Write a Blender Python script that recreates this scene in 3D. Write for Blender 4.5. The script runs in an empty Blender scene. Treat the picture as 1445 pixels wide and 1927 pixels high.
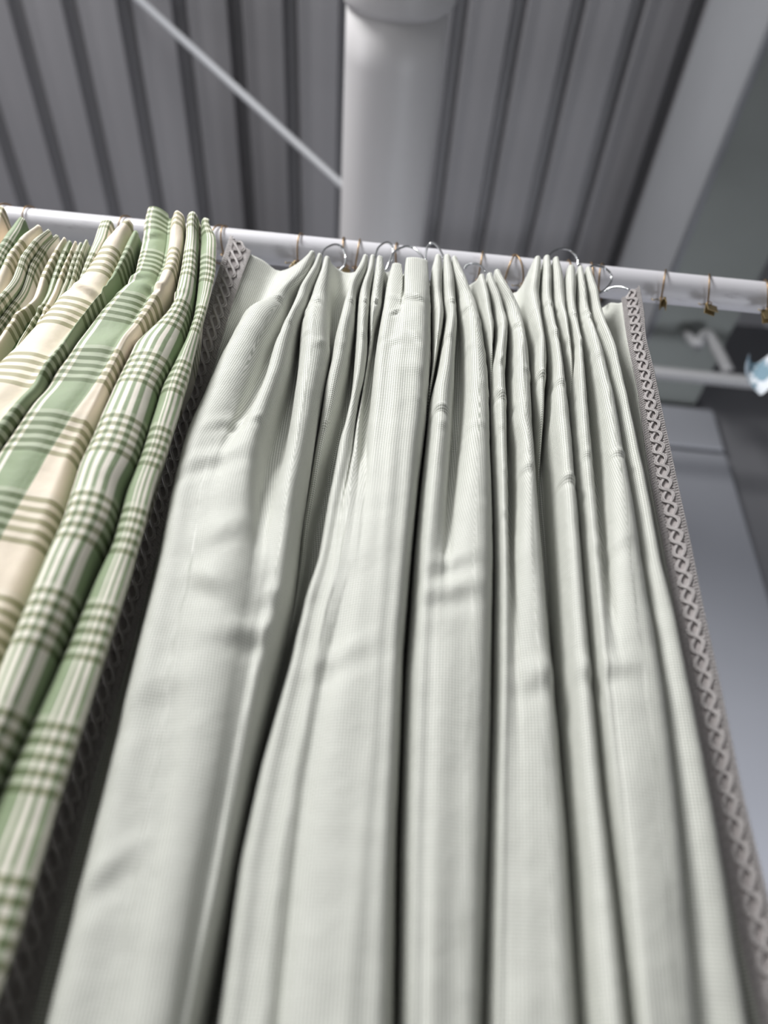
import bpy, math, random
import numpy as np
from mathutils import Vector, Matrix, noise

random.seed(4)
SC = bpy.context.scene
COL = SC.collection
# ------------------------------------------------------------------ camera
W, H, F = 1445.0, 1927.0, 1447.0
CAM = np.array([0.0, 0.0, 1.5])
PITCH = math.radians(40.0)
ROLL = math.atan(0.1)
fwd = np.array([0, math.cos(PITCH), math.sin(PITCH)])
up0 = np.array([0, -math.sin(PITCH), math.cos(PITCH)])
rt0 = np.array([1.0, 0, 0])
# world-horizontal must slope down to the right in the frame
rt = rt0 * math.cos(ROLL) + up0 * math.sin(ROLL)
up = -rt0 * math.sin(ROLL) + up0 * math.cos(ROLL)
D = 0.65                                     # plane of the curtain headings


def ray(px, py):
    return fwd * F + rt * (px - W / 2) + up * (H / 2 - py)


def PY(px, py, Y):
    r = ray(px, py)
    return CAM + r * (Y / r[1])


def PZ(px, py, Z):
    r = ray(px, py)
    return CAM + r * ((Z - CAM[2]) / r[2])


cd = bpy.data.cameras.new('camera')
cam = bpy.data.objects.new('camera', cd)
COL.objects.link(cam)
cd.sensor_fit = 'VERTICAL'
cd.sensor_height = 36.0
cd.sensor_width = 27.0
cd.lens = F / H * 36.0
cam.matrix_world = Matrix([[rt[0], up[0], -fwd[0], CAM[0]], [rt[1], up[1], -fwd[1], CAM[1]],
                           [rt[2], up[2], -fwd[2], CAM[2]], [0, 0, 0, 1]])
cd.clip_start = 0.02
cd.dof.use_dof = True
cd.dof.focus_distance = 0.95
cd.dof.aperture_fstop = 1.9
SC.camera = cam


# ------------------------------------------------------------------ helpers
def prop(o, label=None, cat=None, group=None, kind=None):
    for k, v in (('label', label), ('category', cat), ('group', group), ('kind', kind)):
        if v:
            o[k] = v
    return o


def empty(name, loc=(0, 0, 0)):
    o = bpy.data.objects.new(name, None)
    o.location = [float(c) for c in loc]
    o.empty_display_size = 0.02
    COL.objects.link(o)
    return o


def mesh(name, verts, faces, mat, parent=None, smooth=True, uv=None):
    me = bpy.data.meshes.new(name)
    v = np.asarray(verts, dtype=float)
    if parent is not None:
        v = v - np.array(parent_loc(parent))
    me.from_pydata(v.tolist(), [], faces)
    if uv is not None:
        l = me.uv_layers.new(name='UVMap')
        idx = np.zeros(len(me.loops), dtype=np.int32)
        me.loops.foreach_get('vertex_index', idx)
        l.data.foreach_set('uv', np.asarray(uv, dtype=np.float32)[idx].ravel())
    if smooth:
        me.polygons.foreach_set('use_smooth', [True] * len(me.polygons))
    me.materials.append(mat)
    me.validate()
    me.update()
    o = bpy.data.objects.new(name, me)
    COL.objects.link(o)
    if parent is not None:
        o.parent = parent
    return o


def parent_loc(p):
    l = np.array(p.location)
    while p.parent is not None:
        p = p.parent
        l = l + np.array(p.location)
    return l


def tube(pts, r, n=8, closed=False, caps=True):
    """swept tube -> verts, faces.  r scalar or list"""
    P = np.asarray(pts, dtype=float)
    m = len(P)
    R = np.full(m, r) if np.isscalar(r) else np.asarray(r)
    if closed:
        T = np.roll(P, -1, 0) - np.roll(P, 1, 0)
    else:
        T = np.gradient(P, axis=0)
    T /= np.maximum(np.linalg.norm(T, axis=1, keepdims=True), 1e-9)
    N = np.zeros_like(P)
    a = np.array([0, 0, 1.0]) if abs(T[0][2]) < .9 else np.array([1.0, 0, 0])
    nrm = a - T[0] * a.dot(T[0])
    nrm /= np.linalg.norm(nrm)
    for i in range(m):
        nrm = nrm - T[i] * nrm.dot(T[i])
        nrm /= max(np.linalg.norm(nrm), 1e-9)
        N[i] = nrm
    B = np.cross(T, N)
    ang = np.arange(n) * 2 * math.pi / n
    V = (P[:, None, :] + R[:, None, None] * (np.cos(ang)[None, :, None] * N[:, None, :] + np.sin(ang)[None, :, None] * B[:, None, :])).reshape(-1, 3)
    fs = []
    for i in range(m if closed else m - 1):
        j = (i + 1) % m
        for k in range(n):
            k2 = (k + 1) % n
            fs.append((i * n + k, i * n + k2, j * n + k2, j * n + k))
    if caps and not closed:
        fs.append(tuple(range(n))[::-1])
        fs.append(tuple((m - 1) * n + k for k in range(n)))
    return V, fs


class MB:
    def __init__(self):
        self.v = []
        self.f = []
        self.n = 0

    def add(self, V, Fs):
        self.v.append(np.asarray(V, dtype=float))
        self.f += [tuple(i + self.n for i in f) for f in Fs]
        self.n += len(V)

    def tube(self, *a, **k):
        self.add(*tube(*a, **k))

    def box(self, c, s, M=None):
        c = np.array(c, dtype=float)
        s = np.array(s, dtype=float) / 2
        V = np.array([[x, y, z] for x in (-1, 1) for y in (-1, 1) for z in (-1, 1)], dtype=float) * s
        if M is not None:
            V = V @ np.array(M).T
        self.add(V + c, [(0, 1, 3, 2), (4, 6, 7, 5), (0, 4, 5, 1), (2, 3, 7, 6), (0, 2, 6, 4), (1, 5, 7, 3)])

    def build(self, name, mat, parent=None, smooth=True, bevel=0):
        o = mesh(name, np.concatenate(self.v), self.f, mat, parent, smooth)
        if bevel:
            b = o.modifiers.new('bevel', 'BEVEL')
            b.width = bevel
            b.segments = 2
        return o


def spl(pts, per=8):
    """smooth polyline through points (Catmull-Rom)"""
    P = np.asarray(pts, dtype=float)
    P = np.vstack([2 * P[0] - P[1], P, 2 * P[-1] - P[-2]])
    out = []
    for i in range(1, len(P) - 2):
        for k in range(per):
            t = k / per
            out.append(0.5 * ((2 * P[i]) + (P[i + 1] - P[i - 1]) * t + (2 * P[i - 1] - 5 * P[i] + 4 * P[i + 1] - P[i + 2]) * t * t
                              + (-P[i - 1] + 3 * P[i] - 3 * P[i + 1] + P[i + 2]) * t ** 3))
    out.append(P[-2])
    return np.array(out)


# ------------------------------------------------------------------ materials
def newmat(name):
    m = bpy.data.materials.new(name)
    m.use_nodes = True
    nt = m.node_tree
    b = nt.nodes['Principled BSDF']
    return m, nt, b


def N(nt, t, **kw):
    n = nt.nodes.new(t)
    for k, v in kw.items():
        setattr(n, k, v)
    return n


def math_n(nt, op, a, b=None, c=None):
    n = nt.nodes.new('ShaderNodeMath')
    n.operation = op
    for i, x in enumerate((a, b, c)):
        if x is None:
            continue
        if isinstance(x, (int, float)):
            n.inputs[i].default_value = x
        else:
            nt.links.new(x, n.inputs[i])
    return n.outputs[0]


def mix_c(nt, fac, a, b, mode='MIX'):
    n = nt.nodes.new('ShaderNodeMix')
    n.data_type = 'RGBA'
    n.blend_type = mode
    for s, x in ((n.inputs['Factor'], fac), (n.inputs[6], a), (n.inputs[7], b)):
        if isinstance(x, (int, float)):
            s.default_value = x
        elif isinstance(x, tuple):
            s.default_value = (*x, 1) if len(x) == 3 else x
        else:
            nt.links.new(x, s)
    return n.outputs[2]


def simple(name, col, rough=.5, metal=0.0, var=.06, scale=30, bump=0.0, sheen=0):
    m, nt, b = newmat(name)
    tc = N(nt, 'ShaderNodeTexCoord')
    no = N(nt, 'ShaderNodeTexNoise')
    no.inputs['Scale'].default_value = scale
    no.inputs['Detail'].default_value = 5
    nt.links.new(tc.outputs['Object'], no.inputs['Vector'])
    f = math_n(nt, 'MULTIPLY', math_n(nt, 'SUBTRACT', no.outputs['Fac'], .5), var * 4)
    lo = tuple(c * .5 for c in col)
    hi = tuple(min(1, c * 1.5) for c in col)
    c = mix_c(nt, math_n(nt, 'ADD', f, .5), lo, hi)
    nt.links.new(c, b.inputs['Base Color'])
    b.inputs['Roughness'].default_value = rough
    b.inputs['Metallic'].default_value = metal
    if sheen:
        b.inputs['Sheen Weight'].default_value = sheen
    if bump:
        bu = N(nt, 'ShaderNodeBump')
        bu.inputs['Strength'].default_value = bump
        bu.inputs['Distance'].default_value = .002
        nt.links.new(no.outputs['Fac'], bu.inputs['Height'])
        nt.links.new(bu.outputs['Normal'], b.inputs['Normal'])
    return m


def stripe_mask(nt, coord, pitch, duty, soft=.12):
    """smooth 0..1 stripe, 1 for the first `duty` share of every pitch"""
    f = math_n(nt, 'FRACT', math_n(nt, 'DIVIDE', coord, pitch))
    d = math_n(nt, 'ABSOLUTE', math_n(nt, 'SUBTRACT', f, duty / 2))
    d2 = math_n(nt, 'MINIMUM', d, math_n(nt, 'ABSOLUTE', math_n(nt, 'SUBTRACT', f, 1 + duty / 2)))
    mr = nt.nodes.new('ShaderNodeMapRange')
    mr.interpolation_type = 'SMOOTHSTEP'
    nt.links.new(d2, mr.inputs[0])
    mr.inputs[1].default_value = duty / 2 - soft
    mr.inputs[2].default_value = duty / 2 + soft
    mr.inputs[3].default_value = 1
    mr.inputs[4].default_value = 0
    return mr.outputs[0]


def cloth_finish(nt, b, u, v, pitch, strength=.25):
    w = math_n(nt, 'ADD', math_n(nt, 'SINE', math_n(nt, 'MULTIPLY', u, 6.2832 / pitch)),
               math_n(nt, 'SINE', math_n(nt, 'MULTIPLY', v, 6.2832 / pitch)))
    tc = N(nt, 'ShaderNodeTexCoord')
    no = N(nt, 'ShaderNodeTexNoise')
    no.inputs['Scale'].default_value = 38
    no.inputs['Detail'].default_value = 4
    nt.links.new(tc.outputs['Object'], no.inputs['Vector'])
    b1 = N(nt, 'ShaderNodeBump')
    b1.inputs['Strength'].default_value = .28
    b1.inputs['Distance'].default_value = .006
    nt.links.new(no.outputs['Fac'], b1.inputs['Height'])
    b2 = N(nt, 'ShaderNodeBump')
    b2.inputs['Strength'].default_value = strength
    b2.inputs['Distance'].default_value = .0003
    nt.links.new(w, b2.inputs['Height'])
    nt.links.new(b1.outputs['Normal'], b2.inputs['Normal'])
    nt.links.new(b2.outputs['Normal'], b.inputs['Normal'])
    b.inputs['Roughness'].default_value = .62
    b.inputs['Specular IOR Level'].default_value = .35
    b.inputs['Sheen Weight'].default_value = .15
    b.inputs['Sheen Roughness'].default_value = .4


GING = .0027


def gingham():
    m, nt, b = newmat('sage_gingham')
    uvn = N(nt, 'ShaderNodeUVMap')
    sp = N(nt, 'ShaderNodeSeparateXYZ')
    nt.links.new(uvn.outputs['UV'], sp.inputs[0])
    u, v = sp.outputs[0], sp.outputs[1]
    a = stripe_mask(nt, u, GING, .5, .07)
    c = stripe_mask(nt, v, GING, .5, .07)
    s = math_n(nt, 'MULTIPLY', math_n(nt, 'ADD', a, c), .5)
    col = mix_c(nt, s, (.90, .895, .855), (.265, .285, .235))
    nt.links.new(col, b.inputs['Base Color'])
    cloth_finish(nt, b, u, v, GING / 3, .15)
    return m


CREAM, GREEN, WHITE = (.86, .755, .62), (.275, .345, .21), (.86, .81, .72)
PLAID = [(.00, 'c'), (.20, 'g'), (.35, 'w'), (.37, 'g'), (.39, 'w'), (.41, 'g'), (.56, 'c'),
         (.755, 't'), (1.03, 'g'), (1.13, 't'), (1.385, 'c')]
BANDP = .109
BANDOFF = .009


def plaid():
    m, nt, b = newmat('green_cream_plaid')
    uvn = N(nt, 'ShaderNodeUVMap')
    sp = N(nt, 'ShaderNodeSeparateXYZ')
    nt.links.new(uvn.outputs['UV'], sp.inputs[0])
    u, v = sp.outputs[0], sp.outputs[1]
    f = math_n(nt, 'FRACT', math_n(nt, 'DIVIDE', math_n(nt, 'ADD', u, 14.0), 1.4))
    cr = N(nt, 'ShaderNodeValToRGB')
    cr.color_ramp.interpolation = 'CONSTANT'
    els = cr.color_ramp.elements
    while len(els) < len(PLAID):
        els.new(.5)
    cm = {'c': CREAM, 'g': GREEN, 'w': WHITE}
    for i, (p, k) in enumerate(PLAID):
        els[i].position = p / 1.4
    for i, (p, k) in enumerate(PLAID):
        els[i].color = (0, 0, 0, 1) if k == 't' else (*cm[k], 1)
    nt.links.new(f, cr.inputs[0])
    isthin = math_n(nt, 'LESS_THAN', cr.outputs[0], .01)
    tf = stripe_mask(nt, f, .044 / 1.4, .46, .04)
    stripes = mix_c(nt, isthin, cr.outputs[0], mix_c(nt, tf, WHITE, GREEN))
    # groups of five cross stripes
    vf = math_n(nt, 'FRACT', math_n(nt, 'DIVIDE', math_n(nt, 'ADD', v, 10 * BANDP + BANDOFF), BANDP))
    grp = math_n(nt, 'LESS_THAN', vf, .56)
    line = math_n(nt, 'GREATER_THAN', math_n(nt, 'FRACT', math_n(nt, 'MULTIPLY', vf, 8.93)), .48)
    s = math_n(nt, 'MULTIPLY', math_n(nt, 'MULTIPLY', grp, line), .80)
    gap = math_n(nt, 'MULTIPLY', grp, math_n(nt, 'SUBTRACT', 1.0, line))
    base = mix_c(nt, math_n(nt, 'MULTIPLY', gap, .22), stripes, (.85, .82, .72))
    col = mix_c(nt, s, base, (.33, .36, .22), 'MULTIPLY')
    no = N(nt, 'ShaderNodeTexNoise')
    no.inputs['Scale'].default_value = 400
    nt.links.new(uvn.outputs['UV'], no.inputs['Vector'])
    col = mix_c(nt, .10, col, no.outputs['Color'], 'OVERLAY')
    nt.links.new(col, b.inputs['Base Color'])
    cloth_finish(nt, b, u, v, .0011, .1)
    return m


M_GING = gingham()
M_PLAID = plaid()


def braidmat(name, col, pitch):
    m, nt, b = newmat(name)
    uvn = N(nt, 'ShaderNodeUVMap')
    sp = N(nt, 'ShaderNodeSeparateXYZ')
    nt.links.new(uvn.outputs['UV'], sp.inputs[0])
    s = math_n(nt, 'SINE', math_n(nt, 'MULTIPLY', math_n(nt, 'ADD', sp.outputs[1], math_n(nt, 'MULTIPLY', sp.outputs[0], .3 * pitch)), 6.2832 / pitch))
    k = math_n(nt, 'ADD', math_n(nt, 'MULTIPLY', s, .5), .5)
    c = mix_c(nt, k, tuple(x * .38 for x in col), col)
    nt.links.new(c, b.inputs['Base Color'])
    bu = N(nt, 'ShaderNodeBump')
    bu.inputs['Strength'].default_value = .8
    bu.inputs['Distance'].default_value = .0006
    nt.links.new(s, bu.inputs['Height'])
    nt.links.new(bu.outputs['Normal'], b.inputs['Normal'])
    b.inputs['Roughness'].default_value = .6
    return m


M_BRAID = braidmat('taupe_braid_ground', (.80, .73, .725), .0016)
M_CORD = braidmat('taupe_twisted_cord', (.97, .91, .905), .0014)
M_STEEL = simple('bright_steel', (.62, .64, .65), .22, 1.0)
M_BRONZE = simple('bronze_wire', (.30, .20, .11), .38, .9, var=.15, scale=200)
M_BRASS = simple('aged_brass', (.30, .23, .12), .38, .85, var=.2, scale=150)
M_LINING = simple('cream_lining', (.72, .70, .64), .8)


def rodmat():
    m, nt, b = newmat('white_painted_rod')
    tc = N(nt, 'ShaderNodeTexCoord')
    mp = N(nt, 'ShaderNodeMapping')
    mp.inputs['Scale'].default_value = (.6, 3, 3)
    nt.links.new(tc.outputs['Object'], mp.inputs[0])
    no = N(nt, 'ShaderNodeTexNoise')
    no.inputs['Scale'].default_value = 22
    no.inputs['Detail'].default_value = 8
    no.inputs['Roughness'].default_value = .7
    nt.links.new(mp.outputs[0], no.inputs['Vector'])
    mr = N(nt, 'ShaderNodeMapRange')
    nt.links.new(no.outputs['Fac'], mr.inputs[0])
    mr.inputs[1].default_value = .58
    mr.inputs[2].default_value = .72
    col = mix_c(nt, mr.outputs[0], (.66, .65, .69), (.44, .42, .46))
    nt.links.new(col, b.inputs['Base Color'])
    b.inputs['Roughness'].default_value = .42
    return m


M_ROD = rodmat()
M_ROOF = simple('grey_profiled_sheet', (.18, .177, .187), .55, 0, .05, 2)
M_BEAM = simple('grey_painted_beam', (.22, .225, .24), .5, 0, .04, 3)
M_BEAM_SHADE = simple('olive_grey_beam_shade', (.16, .172, .165), .6, 0, .04, 3)  # beam underside: shade of the unlit downward face put into the colour
M_PIPE = simple('pale_grey_pipe', (.43, .42, .425), .45, 0, .03, 3)
M_WALL = simple('blue_grey_sheet', (.23, .235, .26), .6, 0, .05, 2)
M_WALLD = simple('dark_grey_sheet', (.13, .13, .14), .6, 0, .05, 2)
M_RAIL = simple('grey_rail_paint', (.26, .26, .27), .5, 0, .04, 5)
M_FLOOR = simple('grey_concrete', (.30, .30, .29), .8, 0, .1, 3)

# ------------------------------------------------------------------ curtain builder
ZF = PY(722, 1927, D)[2]        # height where the frame ends


def interp(z, Z, X):
    o = np.argsort(Z)
    return np.interp(z, np.asarray(Z)[o], np.asarray(X)[o])


def smooth_rows(A, k):
    """smooth along axis 0"""
    if k < 1:
        return A
    h = int(math.ceil(3 * k))
    w = np.exp(-0.5 * (np.arange(-h, h + 1) / k) ** 2)
    w /= w.sum()
    P = np.vstack([np.repeat(A[:1], h, 0), A, np.repeat(A[-1:], h, 0)])
    return np.stack([np.convolve(P[:, i], w, 'valid') for i in range(A.shape[1])], 1)


class Lin:
    """one material line running down the cloth: x(z), depth d(z) in front of plane D, own top"""

    def __init__(self, pts, dep, u=None, base=0.0):
        # pts: [(px,py)], dep: [(py,d)] (image rows)
        self.u = u
        dp = np.array(dep, dtype=float)
        W3 = []
        for (px, py) in pts:
            d = np.interp(py, dp[:, 0], dp[:, 1]) + base
            W3.append(PY(px, py, D - d))
        W3 = np.array(W3)
        self.z = W3[:, 2]
        self.x = W3[:, 0]
        self.ztop = self.z.max()
        # depth as function of z (sample on the line itself)
        P = np.array(pts, dtype=float)
        ys = np.linspace(min(P[0, 1], P[:, 1].min()), max(P[-1, 1], 1927), 60)
        o = np.argsort(P[:, 1])
        xs = np.interp(ys, P[o, 1], P[o, 0])
        zz, dd = [], []
        for x_, y_ in zip(xs, ys):
            d = np.interp(y_, dp[:, 0], dp[:, 1]) + base
            zz.append(PY(x_, y_, D - d)[2])
            dd.append(d)
        self.dz, self.dd = np.array(zz), np.array(dd)

    def X(self, z):
        o = np.argsort(self.z)
        Z, X = self.z[o], self.x[o]
        r = np.interp(z, Z, X)
        if len(Z) > 1:                                 # below: slope dies away
            s = (X[1] - X[0]) / max(Z[1] - Z[0], 1e-6)
            s = max(-.35, min(.35, s))
            k = .12
            b = z < Z[0]
            r = np.where(b, X[0] - s * k * (1 - np.exp((z - Z[0]) / k)), r)
        return r

    def Dp(self, z):
        return interp(z, self.dz, self.dd)


class Mid:
    """blend of two lines' x, with own depth"""

    def __init__(self, A, B, t, dfun, ztop, u=None, dx=0.0):
        self.A, self.B, self.t, self.dfun, self.ztop, self.u, self.dx = A, B, t, dfun, ztop, u, dx

    def X(self, z):
        return self.A.X(z) * (1 - self.t) + self.B.X(z) * self.t + self.dx

    def Dp(self, z):
        return self.dfun(z)


def fold_lines(folds, base=0.0, zback=None, klow=.5):
    """folds: dict(L,R,f,v,uL,uR,uV).  v = depth of the valley on the right of the fold."""
    out = []
    n = len(folds)
    for i, fo in enumerate(folds):
        f = np.array(fo['f'], float)
        vl = np.array(folds[i - 1]['v'] if i else fo.get('vl', fo['v']), float)
        vr = np.array(fo['v'], float)
        ys = np.linspace(380, 1927, 80)
        fe = np.interp(ys, f[:, 0], f[:, 1])
        y0 = fo['L'][0][1]
        kk = np.interp(ys, [y0, y0 + 50, y0 + 130], [.9, max(.8, klow), klow])
        el = fe * kk + np.interp(ys, vl[:, 0], vl[:, 1]) * (1 - kk)
        er = fe * kk + np.interp(ys, vr[:, 0], vr[:, 1]) * (1 - kk)
        uL, uR = fo.get('uL'), fo.get('uR')
        L = Lin(fo['L'], list(zip(ys, el)), uL, base)
        R = Lin(fo['R'], list(zip(ys, er)), uR, base)
        cx = [((np.interp(y, [p[1] for p in fo['L']], [p[0] for p in fo['L']]) + np.interp(y, [p[1] for p in fo['R']], [p[0] for p in fo['R']])) / 2, y)
              for y in ys]
        C = Lin([(c[0], c[1]) for c in cx if c[1] >= fo['L'][0][1] - 1], list(zip(ys, fe)), None, base)
        VR = Lin([(c[0], c[1]) for c in cx if c[1] >= fo['L'][0][1] - 1], list(zip(ys, np.interp(ys, vr[:, 0], vr[:, 1]))), None, base)
        zt = Lin([((fo['L'][0][0] + fo['R'][0][0]) / 2, min(fo['L'][0][1], fo['R'][0][1]) - 2)], list(zip(ys, fe)), None, base).ztop
        for q in (L, R):
            q.ztop = zt
        fo['_'] = (L, R, C, VR, zt)
    for i, fo in enumerate(folds):
        L, R, C, VR, zt = fo['_']
        uL, uR = fo.get('uL'), fo.get('uR')

        def uu(t):
            return None if uL is None else uL + (uR - uL) * t

        def mk(t, k, L=L, R=R, C=C):
            def df(z):
                c = C.Dp(z)
                e = L.Dp(z) * (1 - t) + R.Dp(z) * t
                return e + (c - e) * k
            return Mid(L, R, t, df, zt, uu(t))
        L.u, R.u = uL, uR
        out += [L, mk(.14, .62), mk(.32, .93), mk(.5, 1.0), mk(.68, .93), mk(.86, .62), R]
        if i + 1 < n:
            L2, zt2 = folds[i + 1]['_'][0], folds[i + 1]['_'][4]
            uV = None if uL is None else (uR + folds[i + 1]['uL']) / 2
            dv = (lambda z, V=VR: V.Dp(z))
            zb = zback if zback is not None else (zt + zt2) / 2
            if zback is not None and folds[i + 1]['L'][0][0] - fo['R'][0][0] < 16:
                zb = (zt + zt2) / 2 - .002
            for t, s in ((.3, -1), (.7, 1)):
                out.append(Mid(R, L2, t, dv, zb, None if uV is None else uV + s * .004, s * .0008))
    return out


DENTS = []


def build_cloth(name, lines, mat, parent, k=4, dz=.004, wr=1.0, ufix=False, kinks=(), anchors=None):
    zt = np.array([l.ztop for l in lines])
    top = zt.max()
    zvis = ZF - .06
    nrow = int((top - zvis) / dz)
    s1 = np.arange(nrow) * dz
    s2 = s1[-1] + np.cumsum(np.linspace(.006, .06, 45))
    s2 = s2[s2 < top - .03]
    S = np.concatenate([s1, s2])
    zbot = .03
    n = len(lines)
    X = np.zeros((len(S), n))
    Dd = np.zeros((len(S), n))
    Z = np.zeros((len(S), n))
    for j, l in enumerate(lines):
        z = l.ztop + (zbot - l.ztop) * S / S[-1] if False else l.ztop - S * (l.ztop - zbot) / S[-1]
        Z[:, j] = z
        X[:, j] = l.X(z)
        Dd[:, j] = l.Dp(z)
    X = smooth_rows(X, 1.7)
    Dd = smooth_rows(Dd, 2)

    def refine(A):
        d = np.diff(A, axis=1)
        m = np.zeros_like(A)
        a, b = d[:, :-1], d[:, 1:]
        with np.errstate(divide='ignore', invalid='ignore'):
            h = np.where(a * b > 0, 2 * a * b / (a + b), 0)
        m[:, 1:-1] = h
        m[:, 0] = d[:, 0]
        m[:, -1] = d[:, -1]
        out = []
        for t in np.arange(k) / k:
            h00 = 2 * t ** 3 - 3 * t ** 2 + 1
            h10 = t ** 3 - 2 * t ** 2 + t
            h01 = -2 * t ** 3 + 3 * t ** 2
            h11 = t ** 3 - t ** 2
            out.append(h00 * A[:, :-1] + h10 * m[:, :-1] + h01 * A[:, 1:] + h11 * m[:, 1:])
        R = np.stack(out, 2).reshape(A.shape[0], -1)
        return np.hstack([R, A[:, -1:]])
    X, Dd, Z = refine(X), refine(Dd), refine(Z)
    nc = X.shape[1]

    def csm(A, sg):
        w = np.exp(-0.5 * (np.arange(-20, 21) / sg) ** 2)
        w /= w.sum()
        Q = np.hstack([2 * A[:, :1] - A[:, 20:0:-1], A, 2 * A[:, -1:] - A[:, -2:-22:-1]])
        return np.stack([np.convolve(q, w, 'valid') for q in Q])
    mg = np.clip((Dd - .040) / .012, 0, 1)
    mn = mg.copy()
    for q in range(1, 13):
        mn[:, q:] = np.minimum(mn[:, q:], mg[:, :-q])
        mn[:, :-q] = np.minimum(mn[:, :-q], mg[:, q:])
    mn = smooth_rows(csm(mn, 4.0), 6)
    for arr in (X, Dd):
        arr[:] = csm(arr, .9) * (1 - mn) + csm(arr, 6.5) * mn
    # arc length per row -> u
    seg = np.hypot(np.diff(X, axis=1), np.diff(Dd, axis=1))
    if ufix:
        uf = np.array([[l.u if l.u is not None else np.nan for l in lines]])
        g = np.arange(n)
        ok = ~np.isnan(uf[0])
        uf = np.interp(g, g[ok], uf[0][ok])[None, :]
        dd = []
        for t in np.arange(k) / k:
            dd.append(uf[:, :-1] * (1 - t) + uf[:, 1:] * t)
        U = np.hstack([np.stack(dd, 2).reshape(1, -1), uf[:, -1:]])
        U = np.repeat(U, len(S), 0)
    else:
        lo, hi = int(len(s1) * .15), int(len(s1) * .6)
        us = seg[lo:hi].mean(0)
        U = np.repeat(np.concatenate([[0], np.cumsum(us)])[None, :], len(S), 0)
    if not ufix and anchors is not None:
        cum = np.hstack([np.zeros((len(S), 1)), np.cumsum(seg, axis=1)])
        cum = smooth_rows(cum, 4)
        an = sorted(anchors)
        U0 = U[0].copy()
        for q, a_ in enumerate(an):
            lo_ = 0 if q == 0 else (an[q - 1] + a_) // 2 * k
            hi_ = nc if q == len(an) - 1 else (an[q + 1] + a_) // 2 * k
            U[:, lo_:hi_] = U0[a_ * k] + cum[:, lo_:hi_] - cum[:, a_ * k:a_ * k + 1]
    V = np.repeat(top, nc)[None, :] - Z
    # surface wrinkles
    Yw = D - Dd
    fade = np.clip(1.15 - S / (s1[-1] * 1.3), .25, 1)
    amp = .0022 * wr
    nz = np.zeros_like(X)
    for i in range(len(S)):
        if i % 1 == 0:
            for j in range(nc):
                p = Vector((U[i, j] * (1 if not ufix else .45) * 16, Z[i, j] * 9, 3.1))
                q = Vector((X[i, j] * 22, Z[i, j] * 34 + X[i, j] * 9, 7.7))
                nz[i, j] = noise.noise(p) + .55 * noise.noise(q)
    Yw = Yw - nz * amp * fade[:, None]
    for (px, py, rx, rz, a, tilt) in kinks:
        c = PY(px, py, D - .05)
        dx = X - c[0]
        dzz = Z - c[2] - tilt * dx
        g = np.exp(-(dx / rx) ** 2) * (np.exp(-(dzz / rz) ** 2) - .7 * np.exp(-((dzz + rz * 1.6) / rz) ** 2))
        Yw = Yw - a * g * (Dd > .02)
    P = np.stack([X, Yw, Z], 2).reshape(-1, 3)
    uv = np.stack([U, V], 2).reshape(-1, 2)
    fs = []
    for i in range(len(S) - 1):
        r = i * nc
        fs += [(r + j, r + nc + j, r + nc + j + 1, r + j + 1) for j in range(nc - 1)]
    o = mesh(name, P, fs, mat, parent, True, uv)
    so = o.modifiers.new('thickness', 'SOLIDIFY')
    so.thickness = .0014
    so.offset = 1 if False else -1
    return o


# ------------------------------------------------------------------ the sage gingham curtain
FT, FP, FB = .050, .041, .052


def fdef(y0, ft=FT, fp=FP, fb=FB, extra=()):
    return [(y0, ft), (y0 + 45, ft * .98), (y0 + 75, fp), (y0 + 105, fb)] + list(extra)


INV = [(480, .010), (560, .012), (640, .008), (750, .004)]


def v_in(extra):
    return [(470, .004), (560, .006)] + extra


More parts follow.
